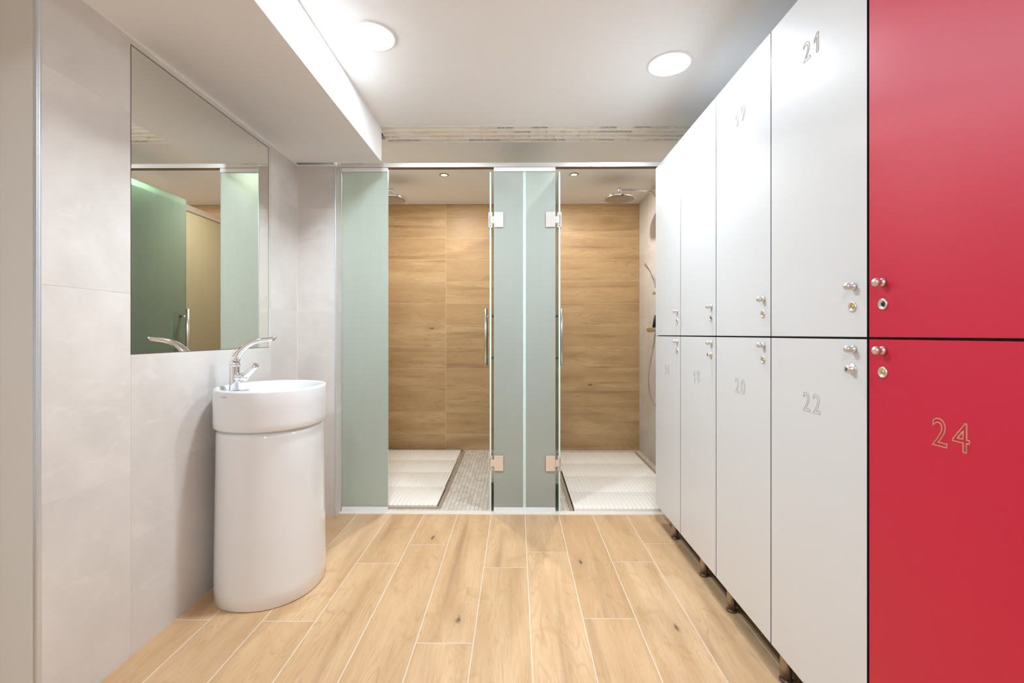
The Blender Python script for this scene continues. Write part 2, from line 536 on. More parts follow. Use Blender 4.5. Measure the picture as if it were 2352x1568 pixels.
# left wall with the opening for the mirror
MY0, MY1, MZ0, MZ1 = 1.524, 2.383, 1.008, 2.050
us = [YC, MY0, 2.402, 2.691]
c = grid_cells([YC, MY0], ROWS[:4] + [SOFZ])
c += [(MY0, 2.402, 0, 0.61), (MY0, 2.402, 0.61, MZ0), (MY0, 2.402, MZ1 + 0.0, SOFZ), (MY1, 2.402, MZ0, 1.213), (MY1, 2.402, 1.213, 1.816), (MY1, 2.402, 1.816, MZ1)]
c += grid_cells([2.402, 2.691], ROWS[:4] + [SOFZ])
bm = cells_mesh(c, (XL, 0, 0), (0, 1, 0), (0, 0, 1), (1, 0, 0), gap=0.0022, proud=0.0007, thick=0.10,
                back=[(YC, MY0, 0, CEIL), (MY0, MY1, 0, MZ0), (MY0, MY1, MZ1, CEIL), (MY1, 2.691, 0, CEIL)])
struct(obj('wall_left', bm, [TILE, GROUTT]))
struct(obj('wall_left_recess', B(XL - 0.11, XL - 0.012, MY0 - 0.001, MY1 + 0.001, MZ0 - 0.001, MZ1 + 0.001), GROUTT))

# pier between the left wall and the showers (front face and its inner side)
PX, PY0, PY1 = -1.064, 2.691, 2.80
bm = cells_mesh(grid_cells([XL, PX - 0.004], ROWS[:4] + [SOFZ]), (0, PY0, 0), (1, 0, 0), (0, 0, 1), (0, -1, 0), gap=0.0022, proud=0.0007, thick=0.07)
struct(obj('wall_pier', bm, [TILE, GROUTT]))
bm = cells_mesh(grid_cells([PY0 + 0.012, PY1], ROWS[:4] + [SOFZ]), (PX, 0, 0), (0, 1, 0), (0, 0, 1), (1, 0, 0), gap=0.0022, proud=0.0007, thick=0.05)
struct(obj('wall_pier_side', bm, [TILE, GROUTT]))
struct(obj('wall_pier_core', B(XL - 0.02, PX - 0.03, PY0 + 0.05, PY1, 0, SHC), PAINT))

# wall facing the camera at far left, where the room is wider
bm = cells_mesh(grid_cells([XFL, XL - 0.614, XL - 0.014], ROWS[:4] + [CEIL]), (0, YC + 0.004, 0), (1, 0, 0), (0, 0, 1), (0, -1, 0), gap=0.003, proud=0.0010, thick=0.10)
struct(obj('wall_far_left', bm, [TILE, GROUTT]))
bm = bmesh.new()
box(bm, XL - 0.014, XL + 0.0015, YC - 0.0015, YC + 0.012, 0, SOFZ)
struct(obj('trim_1', bm, ALU, bevel=0.005, seg=4))
bm = bmesh.new()
box(bm, PX - 0.006, PX + 0.0012, PY0 - 0.0012, PY0 + 0.006, 0, SOFZ - 0.006)
struct(obj('trim_2', bm, ALU, bevel=0.003, seg=3))

struct(obj('trim_14', B(XL, XL + 0.003, PY0 - 0.003, PY0, 0, SOFZ - 0.006), GROUTT))
# walls outside the picture that close the room
struct(obj('wall_side', B(XFL - 0.05, XFL, YN, YC, 0, CEIL), WHITEW))
struct(obj('wall_back', B(XFL, XR, YN - 0.05, YN, 0, CEIL), WHITEW))
struct(obj('wall_right', cells_mesh(grid_cells([YN, -1.1, -0.5, 0.1, 0.7, 1.3, 1.9, 2.5, 2.80], ROWS[:4] + [CEIL]), (XR, 0, 0), (0, 1, 0), (0, 0, 1), (-1, 0, 0), gap=0.003, proud=0.001), [TILE, GROUTT]))

# shower walls
SXR, SXL, SY = 1.140, -1.29, 4.27
hz = [0.0] + [0.149 + 0.2025 * i for i in range(0, 11)] + [SHC - 0.008]
hz = [z for z in hz if z < SHC - 0.03] + [SHC - 0.006]
bm = cells_mesh(grid_cells([SXL, -0.657, 0.048], hz) + grid_cells([0.048, SXR], hz), (0, SY, 0), (1, 0, 0), (0, 0, 1), (0, -1, 0), gap=0.0032, proud=0.0008, thick=0.08)
struct(obj('wall_shower_back', bm, [WOODW, GROUTW]))
bm = cells_mesh(grid_cells([2.79, 3.39, 3.99, SY], ROWS[:4] + [SHC]), (SXR, 0, 0), (0, 1, 0), (0, 0, 1), (-1, 0, 0), gap=0.0025, proud=0.0008, thick=0.20)
struct(obj('wall_shower_right', bm, [TILE, GROUTT]))
bm = cells_mesh(grid_cells([PY1, 3.39, 3.99, SY], ROWS[:4] + [SHC]), (SXL, 0, 0), (0, 1, 0), (0, 0, 1), (1, 0, 0), gap=0.0025, proud=0.0008, thick=0.10)
struct(obj('wall_shower_left', bm, [TILE, GROUTT]))
# white filler along the tops of the tiled walls
struct(obj('trim_3', B(SXL, SXR, SY - 0.006, SY, SHC - 0.009, SHC + 0.002), CAULK))
struct(obj('trim_4', B(SXR - 0.004, SXR, 2.80, SY, SHC - 0.006, SHC + 0.002), CAULK))
struct(obj('trim_5', B(XL, XL + 0.005, YC, PY0, SOFZ - 0.005, SOFZ + 0.002), CAULK))
struct(obj('trim_6', B(XL, PX + 0.004, PY0 - 0.004, PY0, SOFZ - 0.008, SOFZ + 0.002), CAULK))

# ceilings
GY0, GY1 = 2.640, 2.862
struct(obj('ceiling', B(XFL - 0.1, XR + 0.1, YN - 0.1, GY0, CEIL, CEIL + 0.10), PAINT))
struct(obj('ceiling_shower', B(SXL - 0.1, XR + 0.1, GY1, SY + 0.1, SHC, SHC + 0.08), PAINT))
bm = bmesh.new()
box(bm, SXL - 0.1, XR + 0.1, GY0, GY0 + 0.004, CEIL + 0.02, 2.60)
box(bm, SXL - 0.1, XR + 0.1, GY1 - 0.001, GY1 + 0.003, SHC + 0.02, 2.60)
box(bm, SXL - 0.1, XR + 0.1, GY0, GY1, 2.58, 2.62)
box(bm, SXL - 0.14, SXL - 0.1, GY0, GY1, CEIL, 2.60)
box(bm, XR + 0.1, XR + 0.14, GY0, GY1, CEIL, 2.60)
struct(obj('ceiling_void', bm, PLENUM))
# boxed-out soffit along the left side
struct(obj('ceiling_soffit', B(XL - 0.10, -0.780, YN, 2.652, SOFZ, CEIL + 0.001), PAINT))
struct(obj('trim_7', B(-0.78, XR, GY0 - 0.004, GY0 + 0.004, CEIL - 0.003, CEIL + 0.02), CAULK))
struct(obj('trim_8', B(XL, XR, GY1 - 0.002, GY1 + 0.006, SHC - 0.003, SHC + 0.02), CAULK))
struct(obj('wall_right_return', B(SXR + 0.02, XR + 0.02, 2.745, 2.80, 0, SHC + 0.05), PAINT))

# shower floor and its threshold
struct(obj('floor_shower', B(SXL, SXR, 2.795, SY, -0.05, 0.0), MOSA))
bm = bmesh.new()
box(bm, PX - 0.01, SXR + 0.02, 2.745, 2.796, -0.05, 0.0035)
struct(obj('trim_9', bm, MARB, bevel=0.0015))

# ------------------------------------------------------------------ ceiling lights
def ceiling_light(x, y, label, watts):
    t = thing('ceiling_light', label, 'ceiling light', (x, y, CEIL), 'round ceiling lights')
    bm = bmesh.new()
    lathe(bm, [(0.0835, 0.002), (0.0835, -0.002), (0.090, -0.0055), (0.096, -0.005), (0.0985, -0.002), (0.0985, 0.001)], (x, y, CEIL), n=64)
    obj('ring', bm, CAULK, t, smooth=True)
    bm = bmesh.new()
    lathe(bm, [(0.0, -0.0025), (0.084, -0.0025), (0.084, 0.0)], (x, y, CEIL), n=64, smooth=False)
    obj('diffuser', bm, LAMPM, t)
    ld = bpy.data.lights.new('panel_light', 'AREA'); ld.shape = 'DISK'; ld.size = 0.164
    ld.energy = watts; ld.color = LAMP_COL
    lo = bpy.data.objects.new('panel_light', ld); COL.objects.link(lo); lo.parent = t; lo.location = (0, 0, -0.0062)
    return t

ceiling_light(-0.581, 1.838, 'round white lit panel light in the ceiling beside the soffit', LAMP_W)
ceiling_light(0.678, 2.040, 'round white lit panel light in the ceiling above the white lockers', LAMP_W * 0.72)
ceiling_light(-0.35, -0.80, 'added round fill light in the ceiling behind the viewer, out of view', FILL_BACK)

for x, side in ((-0.553, 'left'), (0.440, 'right')):
    t = thing('shower_spot', 'small recessed warm spotlight with dark rim over the %s shower' % side, 'spotlight', (x, 3.51, SHC), 'shower spotlights')
    bm = bmesh.new()
    lathe(bm, [(0.026, 0.001), (0.027, -0.004), (0.033, -0.004), (0.034, 0.0)], (x, 3.51, SHC), n=32)
    obj('rim', bm, BLACK if side == 'left' else BLACK, t, smooth=True)
    bm = bmesh.new()
    lathe(bm, [(0.0, -0.001), (0.012, -0.0015), (0.0265, -0.003), (0.0265, 0.0)], (x, 3.51, SHC), n=24)
    obj('bulb', bm, SPOTM, t, smooth=True)
    ld = bpy.data.lights.new('spot_beam', 'AREA'); ld.energy = SPOT_W; ld.color = (1.0, 0.95, 0.88)
    ld.shape = 'DISK'; ld.size = 0.040
    lo = bpy.data.objects.new('spot_beam', ld); COL.objects.link(lo); lo.parent = t
    lo.location = (0, 0, -0.0065)

for x, side in ((-1.04, 'left'), (1.03, 'right')):
    bm = bmesh.new()
    lathe(bm, [(0.058, 0.001), (0.056, -0.006), (0.044, -0.009), (0.040, -0.004), (0.0, -0.003)], (x, 4.05, SHC), n=40)
    tag(obj('extractor_disc', bm, CAULK, smooth=True, base=(x, 4.05, SHC)), 'round white ceiling disc in the back corner of the %s shower' % side, 'ceiling disc', 'round ceiling discs')

# ------------------------------------------------------------------ grating in the ceiling
t = thing('ceiling_grille', 'cream slatted plastic grating set in the ceiling in front of the showers', 'grille', (0, GY0, CEIL))
rowp = (GY1 - GY0) / 4.0
for r in range(5):
    y = GY0 + rowp * r
    obj('slat', B(-0.80, XR, max(GY0 + 0.001, y - 0.0065), min(GY1 - 0.001, y + 0.0065), CEIL - 0.002, CEIL + 0.026), GRATE, t)
rnd = random.Random(5)
for r in range(4):
    y0 = GY0 + rowp * r + 0.007; y1 = GY0 + rowp * (r + 1) - 0.007
    x = -0.80 + rnd.uniform(-0.04, 0.0) + 0.01 * r
    while x < XR - 0.02:
        xe = min(x + 0.099, XR - 0.001); xs = max(x, -0.80)
        kind = rnd.random()
        m_ = GRATEY if rnd.random() < 0.3 else GRATE
        bm = bmesh.new()
        box(bm, xs, xs + 0.003, y0, y1, CEIL + 0.003, CEIL + 0.022)
        box(bm, xe - 0.003, xe, y0, y1, CEIL + 0.003, CEIL + 0.022)
        if kind < 0.75: box(bm, (xs + xe) / 2 - 0.002, (xs + xe) / 2 + 0.002, y0, y1, CEIL + 0.003, CEIL + 0.022)
        # the flap of the insert: closed, half open or open
        op = 0.0 if kind > 0.46 else (0.30 if kind > 0.20 else 0.9)
        yy = y1 - (y1 - y0) * (0.88 - op)
        zt = CEIL + rnd.choice((0.006, 0.011, 0.016)) + 0.004 * op
        if op < 0.85:
            fs = box(bm, xs, xe, yy, y1, zt, zt + 0.003)
            if op == 0: box(bm, xs, xe, y0, y0 + 0.002, CEIL + 0.004, CEIL + 0.014)
        else:
            box(bm, xs, xe, y1 - 0.005, y1, CEIL + 0.004, CEIL + 0.02)
        obj('insert', bm, m_, t)
        x += 0.1

# ------------------------------------------------------------------ mirror
t = thing('wall_mirror', 'large frameless rectangular mirror set flush in the tiled left wall', 'mirror', (XL, (MY0 + MY1) / 2, MZ0))
bm = B(XL - 0.010, XL - 0.0015, MY0 + 0.004, MY1 - 0.006, MZ0 + 0.003, MZ1 - 0.005)
obj('mirror_glass', bm, MIRR, t)
bm = bmesh.new()
for (a, b_, c_, d_) in ((MY0, MY1, MZ1 - 0.005, MZ1 - 0.002), (MY1 - 0.006, MY1 - 0.003, MZ0, MZ1), (MY0, MY1, MZ0, MZ0 + 0.003), (MY0, MY0 + 0.003, MZ0, MZ1)):
    box(bm, XL - 0.011, XL - 0.003, a, b_, c_, d_)
obj('edge_strip', bm, MEDGE, t)

# ------------------------------------------------------------------ glass of the showers
GYF = 2.782      # front face of the fixed glass
GT = 0.010


def glass(name, x0, x1, y0, y1, z0, z1, thin, parent=None, base=None, mt=None):
    bm = bmesh.new(); box(bm, x0, x1, y0, y1, z0, z1); bm.normal_update()
    for f in bm.faces:
        if abs(f.normal[thin]) < 0.5: f.material_index = 1
    return obj(name, bm, [mt or FROST, EDGE], parent, base=base)


def fixed_panel(x0, x1, label):
    t = thing('fixed_glass_panel', label, 'glass panel', ((x0 + x1) / 2, GYF, 0.0), 'fixed frosted panels')
    for a, b in ([(x0, x1)] if x1 < 0 else [(x0, 0.0408), (0.0572, x1)]):
        glass('glass_pane', a, b, GYF, GYF + GT, 0.026, 2.066, 1, t)
    obj('top_channel', B(x0, x1, GYF - 0.006, GYF + GT + 0.006, 2.062, 2.0865), WPVC, t, bevel=0.001)
    obj('bottom_channel', B(x0, x1, GYF - 0.007, GYF + GT + 0.007, 0.0035, 0.029), WPVC, t, bevel=0.001)

fixed_panel(-1.0595, -0.780, 'narrow frosted glass panel beside the tiled pier, left of the left opening')
fixed_panel(-0.1365, 0.2365, 'frosted glass panel in the middle between the two open shower doors')

t = thing('shower_partition', 'frosted glass partition dividing the two showers, running back to the wood-look wall', 'partition', (0.049, 3.5, 0))
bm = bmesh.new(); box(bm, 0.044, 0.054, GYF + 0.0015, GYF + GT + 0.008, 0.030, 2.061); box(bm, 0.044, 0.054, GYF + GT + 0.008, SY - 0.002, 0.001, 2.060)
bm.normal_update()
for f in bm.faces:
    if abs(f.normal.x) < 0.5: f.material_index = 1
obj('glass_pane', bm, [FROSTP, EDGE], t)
bm = bmesh.new()
for k in range(48):
    # silicone bead, a little uneven along its height
    za = 0.030 + (2.061 - 0.030) * k / 48; zb = 0.030 + (2.061 - 0.030) * (k + 1) / 48
    w_ = 0.0006 * math.sin(k * 1.7) + 0.0004 * math.sin(k * 0.6)
    box(bm, 0.0410, 0.0439 + w_ * 0, GYF - 0.0008 - w_ * 0.4, GYF + GT + 0.004, za, zb)
    box(bm, 0.0541, 0.0570, GYF - 0.0008 + w_ * 0.4, GYF + GT + 0.004, za, zb)
obj('seal', bm, SEALM, t)
obj('top_rail', B(0.034, 0.064, 2.83, SY - 0.001, 2.061, 2.108), RUST, t, bevel=0.001)

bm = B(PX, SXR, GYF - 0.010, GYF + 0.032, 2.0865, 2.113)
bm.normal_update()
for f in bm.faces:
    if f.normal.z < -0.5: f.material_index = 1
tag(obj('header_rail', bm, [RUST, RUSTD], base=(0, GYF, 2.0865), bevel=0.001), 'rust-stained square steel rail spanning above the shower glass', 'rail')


def shower_door(xe, side, label):
    """xe: x of the glass plane's middle; the door stands open, pushed back into the shower; side: -1 left, +1 right"""
    t = thing('shower_door', label, 'glass door', (xe, GYF, 0.0), 'open glass shower doors')
    yb = 3.345
    glass('glass_pane', xe - 0.005, xe + 0.005, GYF + 0.004, yb, 0.004, 2.062, 0, t, mt=FROSTD)
    for zc in (1.770, 0.297):
        h = obj('hinge', B(min(xe - side * 0.016, xe - side * 0.0) if side < 0 else xe - 0.026, xe + 0.026 if side < 0 else xe, GYF - 0.004, GYF + 0.002, zc - 0.021, zc + 0.021), NICKEL, t, bevel=0.0008)
        # plate clamped on the fixed pane
        fx = -0.1345 if side < 0 else 0.2345
        bm = bmesh.new()
        x0, x1 = (fx, fx + 0.056) if side < 0 else (fx - 0.056, fx)
        box(bm, x0, x1, GYF - 0.007, GYF - 0.0005, zc - 0.046, zc + 0.046)
        box(bm, x0, x1, GYF + GT + 0.0005, GYF + GT + 0.007, zc - 0.046, zc + 0.046)
        obj('fixed_plate', bm, NICKEL, h, bevel=0.0008)
        bm = bmesh.new()
        for sx in (-1, 1):
            xx = xe + sx * 0.0055
            box(bm, min(xx, xx + sx * 0.006), max(xx, xx + sx * 0.006), GYF - 0.002, GYF + 0.058, zc - 0.046, zc + 0.046)
        box(bm, xe - 0.004, xe + 0.004, GYF - 0.002, GYF + 0.003, zc - 0.034, zc - 0.024)
        box(bm, xe - 0.004, xe + 0.004, GYF - 0.002, GYF + 0.003, zc + 0.024, zc + 0.034)
        obj('door_plate', bm, NICKEL, h, bevel=0.0006)
    bm = bmesh.new()
    yh = 3.285
    for sx in (-1, 1):
        tube(bm, [(xe + sx * 0.060, yh, 0.856), (xe + sx * 0.060, yh, 1.258)], 0.0135, 20)
        for z in (0.908, 1.206):
            tube(bm, [(xe + sx * 0.0055, yh, z), (xe + sx * 0.052, yh, z)], 0.0078, 14)
    obj('pull_handle', bm, SATIN, t)

shower_door(-0.157, -1, 'frosted glass door of the left shower, swung open inward, with steel bar handle')
shower_door(0.261, 1, 'frosted glass door of the right shower, swung open inward, with steel bar handle')


# ------------------------------------------------------------------ ribbed mats on the shower floors
def mat(x0, x1, y0, y1, label, tilt=0.0):
    bm = bmesh.new()
    p = 0.0272; n = int((x1 - x0) / p) * 6
    prev = None
    for i in range(n + 1):
        x = x0 + (x1 - x0) * i / n
        z = 0.0175 + 0.0022 * math.cos(2 * PI * (x - x0) / p)
        cur = [bm.verts.new((x, y0, 0.0012)), bm.verts.new((x, y0, z - 0.001)), bm.verts.new((x, y0 + 0.003, z)), bm.verts.new((x, y1 - 0.003, z)), bm.verts.new((x, y1, z - 0.001)), bm.verts.new((x, y1, 0.0012))]
        if prev:
            for a in range(5):
                f = bm.faces.new((prev[a], cur[a], cur[a + 1], prev[a + 1])); f.smooth = a in (2,)
            bm.faces.new((prev[5], cur[5], cur[0], prev[0]))
        else: bm.faces.new(cur)
        prev = cur
    bm.faces.new(list(reversed(prev)))
    o = obj('shower_mat', bm, MATM, base=((x0 + x1) / 2, (y0 + y1) / 2, 0))
    tag(o, label, 'shower mat', 'ribbed shower mats')

pos = ['nearest the room', 'second from the room', 'third from the room', 'against the back wall']
for i in range(4):
    mat(-1.255, -0.492 - 0.004 * i, 2.846 + 0.34 * i, 2.846 + 0.34 * i + 0.338, 'cream ribbed plastic mat section in the left shower, %s' % pos[i])
ry = [2.800, 3.094, 3.434, 3.776, 4.140]
for i in range(4):
    mat(0.352, 1.055, ry[i], ry[i + 1] - 0.002, 'cream ribbed plastic mat section in the right shower, %s' % pos[i])
# metal frames round the mats and black strips standing in for the shade of the gaps
bm = bmesh.new()
box(bm, -0.486, -0.466, 2.832, 4.20, 0.0005, 0.010); box(bm, -1.27, -0.486, 2.828, 2.842, 0.0005, 0.008)
tag(obj('mat_frame', bm, FRAMEM, base=(-0.48, 3.5, 0)), 'beige metal edging round the ribbed mats of the left shower', 'edging', 'mat edgings')
bm = bmesh.new()
box(bm, 0.325, 0.345, 2.80, 4.15, 0.0005, 0.010); box(bm, 1.064, 1.084, 2.80, 4.165, 0.0005, 0.012); box(bm, 0.345, 1.064, 4.150, 4.165, 0.0005, 0.012)
tag(obj('mat_frame', bm, FRAMEM, base=(0.335, 3.5, 0)), 'beige metal edging round the ribbed mats of the right shower', 'edging', 'mat edgings')
struct(obj('gap_shade_1', B(-0.4915, -0.4865, 2.843, 4.262, 0.0003, 0.003), BLACK))
struct(obj('gap_shade_2', B(-1.28, -0.50, 4.19, 4.262, 0.0003, 0.003), BLACK))
struct(obj('gap_shade_3', B(0.3455, 0.3515, 2.80, 4.15, 0.0003, 0.003), BLACK))
struct(obj('gap_shade_4', B(1.0565, 1.0635, 2.80, 4.15, 0.0003, 0.003), BLACK))


# ------------------------------------------------------------------ shower fittings
def shower_head(xh, xw, y, side, label):
    s = 1 if xw > xh else -1
    t = thing('overhead_shower', label, 'shower head', (xw, y, 2.14), 'overhead showers')
    bm = bmesh.new()
    pts = bez([(xh, y, 2.208), (xh + s * 0.10, y, 2.205), (xh + s * 0.22, y, 2.197), (xh + s * 0.268, y, 2.176), (xw - s * 0.03, y, 2.140), (xw - s * 0.002, y, 2.120)], 8)
    tube(bm, pts, 0.0105, 16)
    lathe(bm, [(0.0, 0.0), (0.03, 0.0), (0.03, 0.006), (0.012, 0.010)], (xw - s * 0.001, y, 2.120), axis=Vector((-s, 0, 0)))
    obj('arm', bm, CHROME, t, smooth=False)
    bm = bmesh.new()
    lathe(bm, [(0.0, 0.025), (0.0165, 0.025), (0.0165, -0.002), (0.013, -0.004), (0.013, -0.030), (0.0, -0.030)], (xh, y, 2.196), n=24)
    obj('joint', bm, CHROME, t)
    d = obj('disc', (lambda b: (lathe(b, [(0.0, 0.020), (0.03, 0.018), (0.095, 0.012), (0.111, 0.008), (0.115, 0.002), (0.1145, -0.008), (0.112, -0.011)], (xh, y, 2.142), n=56), b)[1])(bmesh.new()), CHROME, t)
    bm = bmesh.new()
    lathe(bm, [(0.112, -0.0105), (0.110, -0.0118), (0.05, -0.0125), (0.0, -0.0125)], (xh, y, 2.142), n=56)
    f = obj('spray_face', bm, HEADU, d)
    bm = bmesh.new()
    for ring in range(1, 9):
        r = 0.0115 * ring
        for k in range(6 * ring):
            a = 2 * PI * k / (6 * ring) + ring * 0.13
            lathe(bm, [(0.0, -0.016), (0.0013, -0.0158), (0.0019, -0.012)], (xh + r * math.cos(a), y + r * math.sin(a), 2.142), n=6)
    o = obj('nozzles', bm, NOZ, d); o['kind'] = 'stuff'

shower_head(-0.985, SXL, 3.60, 'left', 'round chrome overhead shower in the left stall, partly behind the frosted panel')
shower_head(0.806, SXR, 3.60, 'right', 'round chrome overhead shower on an arm from the right stall wall')

t = thing('hand_shower', 'chrome hand shower with curved hose and mixer bar on the right stall wall', 'hand shower', (SXR, 3.66, 1.1))
bm = bmesh.new()
tube(bm, [(1.105, 3.58, 0.98), (1.105, 3.58, 1.62)], 0.009, 14)
for z in (1.00, 1.60): tube(bm, [(1.105, 3.58, z), (SXR - 0.001, 3.58, z)], 0.008, 12)
obj('slide_bar', bm, CHROME, t)
bm = bmesh.new()
tube(bm, bez([(1.092, 3.60, 1.44), (1.086, 3.62, 1.50), (1.066, 3.64, 1.565), (1.034, 3.65, 1.615), (1.016, 3.652, 1.640)], 6),
     [0.009, 0.0095, 0.010, 0.0105, 0.011, 0.012, 0.013, 0.015, 0.017, 0.019, 0.021, 0.023, 0.025, 0.027, 0.028, 0.029, 0.030, 0.031, 0.031, 0.031, 0.030, 0.029, 0.026, 0.018, 0.010], 20,
     flat=[1, 1, 1, .95, .9, .85, .8, .7, .6, .5, .42, .38, .35, .33, .32, .32, .32, .32, .32, .32, .32, .32, .32, .32, .32])
obj('handset', bm, CHROME, t)
bm = bmesh.new()
lathe(bm, [(0.0, 0.0), (0.014, 0.0), (0.015, -0.012), (0.010, -0.018), (0.0, -0.018)], (1.092, 3.64, 1.40), axis=Vector((0.3, 1, 0)))
obj('slider_knob', bm, CHROME, t)
bm = bmesh.new()
lathe(bm, [(0.0, -0.145), (0.018, -0.145), (0.0205, -0.138), (0.0205, 0.138), (0.018, 0.145), (0.0, 0.145)], (1.078, 3.60, 1.112), axis=Vector((0, 1, 0)), n=28)
for y in (3.53, 3.66): tube(bm, [(1.078, y, 1.112), (SXR - 0.001, y, 1.112)], 0.014, 14)
v = obj('mixer_valve', bm, SATIN, t)
bm = bmesh.new()
tube(bm, [(1.066, 3.735, 1.13), (1.058, 3.738, 1.143)], 0.003, 8); tube(bm, [(1.070, 3.725, 1.13), (1.074, 3.728, 1.140)], 0.003, 8)
obj('lever', bm, CHROME, v)
bm = bmesh.new()
tube(bm, [(1.082, 3.60, 1.132), (1.088, 3.60, 1.225)], [0.020, 0.010], 14)
obj('bracket', bm, BLACK, v)
bm = bmesh.new()
hose = bez([(1.092, 3.62, 1.09), (1.083, 3.64, 0.98), (1.062, 3.65, 0.84), (1.049, 3.652, 0.735), (1.058, 3.65, 0.62), (1.085, 3.64, 0.54), (1.118, 3.61, 0.50), (1.130, 3.56, 0.56), (1.12, 3.55, 0.8), (1.115, 3.56, 1.1), (1.10, 3.59, 1.42)], 12)
tube(bm, hose, 0.0062, 10)
obj('hose', bm, CHROME, t)

# ------------------------------------------------------------------ washbasin on its pedestal
BX, BY = -1.061, 1.992
t = thing('washbasin', 'white oval ceramic washbasin standing on a full pedestal by the mirror wall', 'washbasin', (BX, BY, 0))
N = 96


def ell(bm, a, b, z, e=2.15, n=N, cx=BX, cy=BY):
    r = []
    for k in range(n):
        th = 2 * PI * k / n; c_, s_ = math.cos(th), math.sin(th)
        x = a * math.copysign(abs(c_) ** (2 / e), c_); y = b * math.copysign(abs(s_) ** (2 / e), s_)
        r.append(bm.verts.new((cx + x, cy + y, z)))
    return r


def skin(bm, rings, smooth=True):
    for r0, r1 in zip(rings, rings[1:]):
        for k in range(len(r0)):
            f = bm.faces.new((r0[k], r0[(k + 1) % len(r0)], r1[(k + 1) % len(r0)], r1[k])); f.smooth = smooth

PA, PB = 0.2085, 0.228
bm = bmesh.new()
rings = [ell(bm, PA - 0.004, PB - 0.004, 0.0005), ell(bm, PA, PB, 0.004)]
for i in range(1, 13):
    z = 0.004 + (0.668 - 0.004) * i / 12; k_ = i / 12
    rings.append(ell(bm, PA - 0.0085 * k_, PB - 0.009 * k_, z))
rings += [ell(bm, PA - 0.0105, PB - 0.011, 0.677), ell(bm, PA - 0.016, PB - 0.017, 0.683), ell(bm, PA - 0.022, PB - 0.023, 0.685), ell(bm, PA - 0.024, PB - 0.025, 0.702)]
skin(bm, rings); bm.faces.new(list(reversed(rings[0]))); bm.faces.new(rings[-1])
obj('pedestal', bm, CERAM, t)

A_, B_ = 0.2105, 0.230
ZT = 0.8565
bm = bmesh.new()
rings = [ell(bm, A_ - 0.02, B_ - 0.02, 0.6925), ell(bm, A_ - 0.009, B_ - 0.009, 0.6935), ell(bm, A_ - 0.003, B_ - 0.003, 0.697), ell(bm, A_ - 0.0005, B_ - 0.0005, 0.703),
         ell(bm, A_, B_, 0.72), ell(bm, A_, B_, 0.79), ell(bm, A_, B_, ZT - 0.010), ell(bm, A_ - 0.0012, B_ - 0.0012, ZT - 0.005), ell(bm, A_ - 0.0045, B_ - 0.0045, ZT - 0.001),
         ell(bm, A_ - 0.0075, B_ - 0.0075, ZT), ell(bm, A_ - 0.0105, B_ - 0.0105, ZT - 0.0012)]
ia, ib = A_ - 0.0135, B_ - 0.0135


def sstep(a, b, x):
    t_ = min(1, max(0, (x - a) / (b - a))); return t_ * t_ * (3 - 2 * t_)

fr = [1.0, 0.992, 0.98, 0.96, 0.935, 0.905] + [0.88 - 0.036 * i for i in range(24)]
inner = []
for q in fr:
    r = ell(bm, ia * q, ib * q, ZT)
    for v_ in r:
        dx = v_.co.x - BX
        wall = sstep(0.0, 0.12, 1 - q) * 0.60 + sstep(0.0, 0.55, 1 - q) * 0.40
        deck = 0.014 * sstep(0.0, 0.03, 1 - q)
        bowl = 0.125 * wall
        k_ = sstep(-0.092, -0.062, dx)
        v_.co.z = ZT - 0.003 - (deck * (1 - k_) + bowl * k_)
    inner.append(r)
skin(bm, rings + inner)
bm.faces.new(inner[-1]); bm.faces.new(list(reversed(rings[0])))
bas = obj('basin', bm, CERAM, t)
bm = bmesh.new()
lathe(bm, [(0.0, 0.004), (0.018, 0.003), (0.021, 0.0), (0.021, -0.004)], (BX + 0.03, BY, ZT - 0.127), n=24)
obj('drain', bm, CHROME, t, smooth=True)
bm = bmesh.new()
lathe(bm, [(0.007, 0.0), (0.006, 0.0015), (0.0035, 0.001), (0.0, -0.001)], (BX - 0.071, BY - 0.01, ZT - 0.035), axis=Vector((1, 0, 0.6)), n=16)
obj('overflow_hole', bm, SATIN, t, smooth=True)

# faint maker's print on the side of the basin
def text_mesh(body, size, M, mats, name, parent, outline=0.0, extrude=0.0, sx=1.0, space=1.0, align='CENTER'):
    cu = bpy.data.curves.new('t', 'FONT'); cu.body = body; cu.size = size
    cu.align_x = align; cu.align_y = 'CENTER'; cu.space_character = space
    if outline:
        cu.fill_mode = 'NONE'; cu.bevel_depth = outline; cu.bevel_resolution = 1
    else:
        cu.extrude = extrude
    to = bpy.data.objects.new('t', cu); COL.objects.link(to)
    bpy.context.view_layer.update()
    dg = bpy.context.evaluated_depsgraph_get()
    me = bpy.data.meshes.new_from_object(to.evaluated_get(dg))
    bpy.data.objects.remove(to); bpy.data.curves.remove(cu)
    bm = bmesh.new(); bm.from_mesh(me); bpy.data.meshes.remove(me)
    bmesh.ops.scale(bm, vec=(sx, 1, 1), verts=bm.verts)
    bm.transform(M)
    return obj(name, bm, mats, parent)

ang = math.radians(250)
e_ = 2.15
px = BX + A_ * math.copysign(abs(math.cos(ang)) ** (2 / e_), math.cos(ang)); py = BY + B_ * math.copysign(abs(math.sin(ang)) ** (2 / e_), math.sin(ang))
nrm = Vector((math.copysign(abs(px - BX) ** (e_ - 1) / A_ ** e_, px - BX), math.copysign(abs(py - BY) ** (e_ - 1) / B_ ** e_, py - BY), 0)).normalized()
xa = Vector((0, 0, 1)).cross(nrm).normalized()
M = Matrix.Translation(Vector((px, py, 0.832)) + nrm * 0.0006) @ Matrix((xa, Vector((0, 0, 1)), nrm)).transposed().to_4x4()
text_mesh('AT.JUNDIAL', 0.0062, M, PRINT, 'printed_mark', bas)

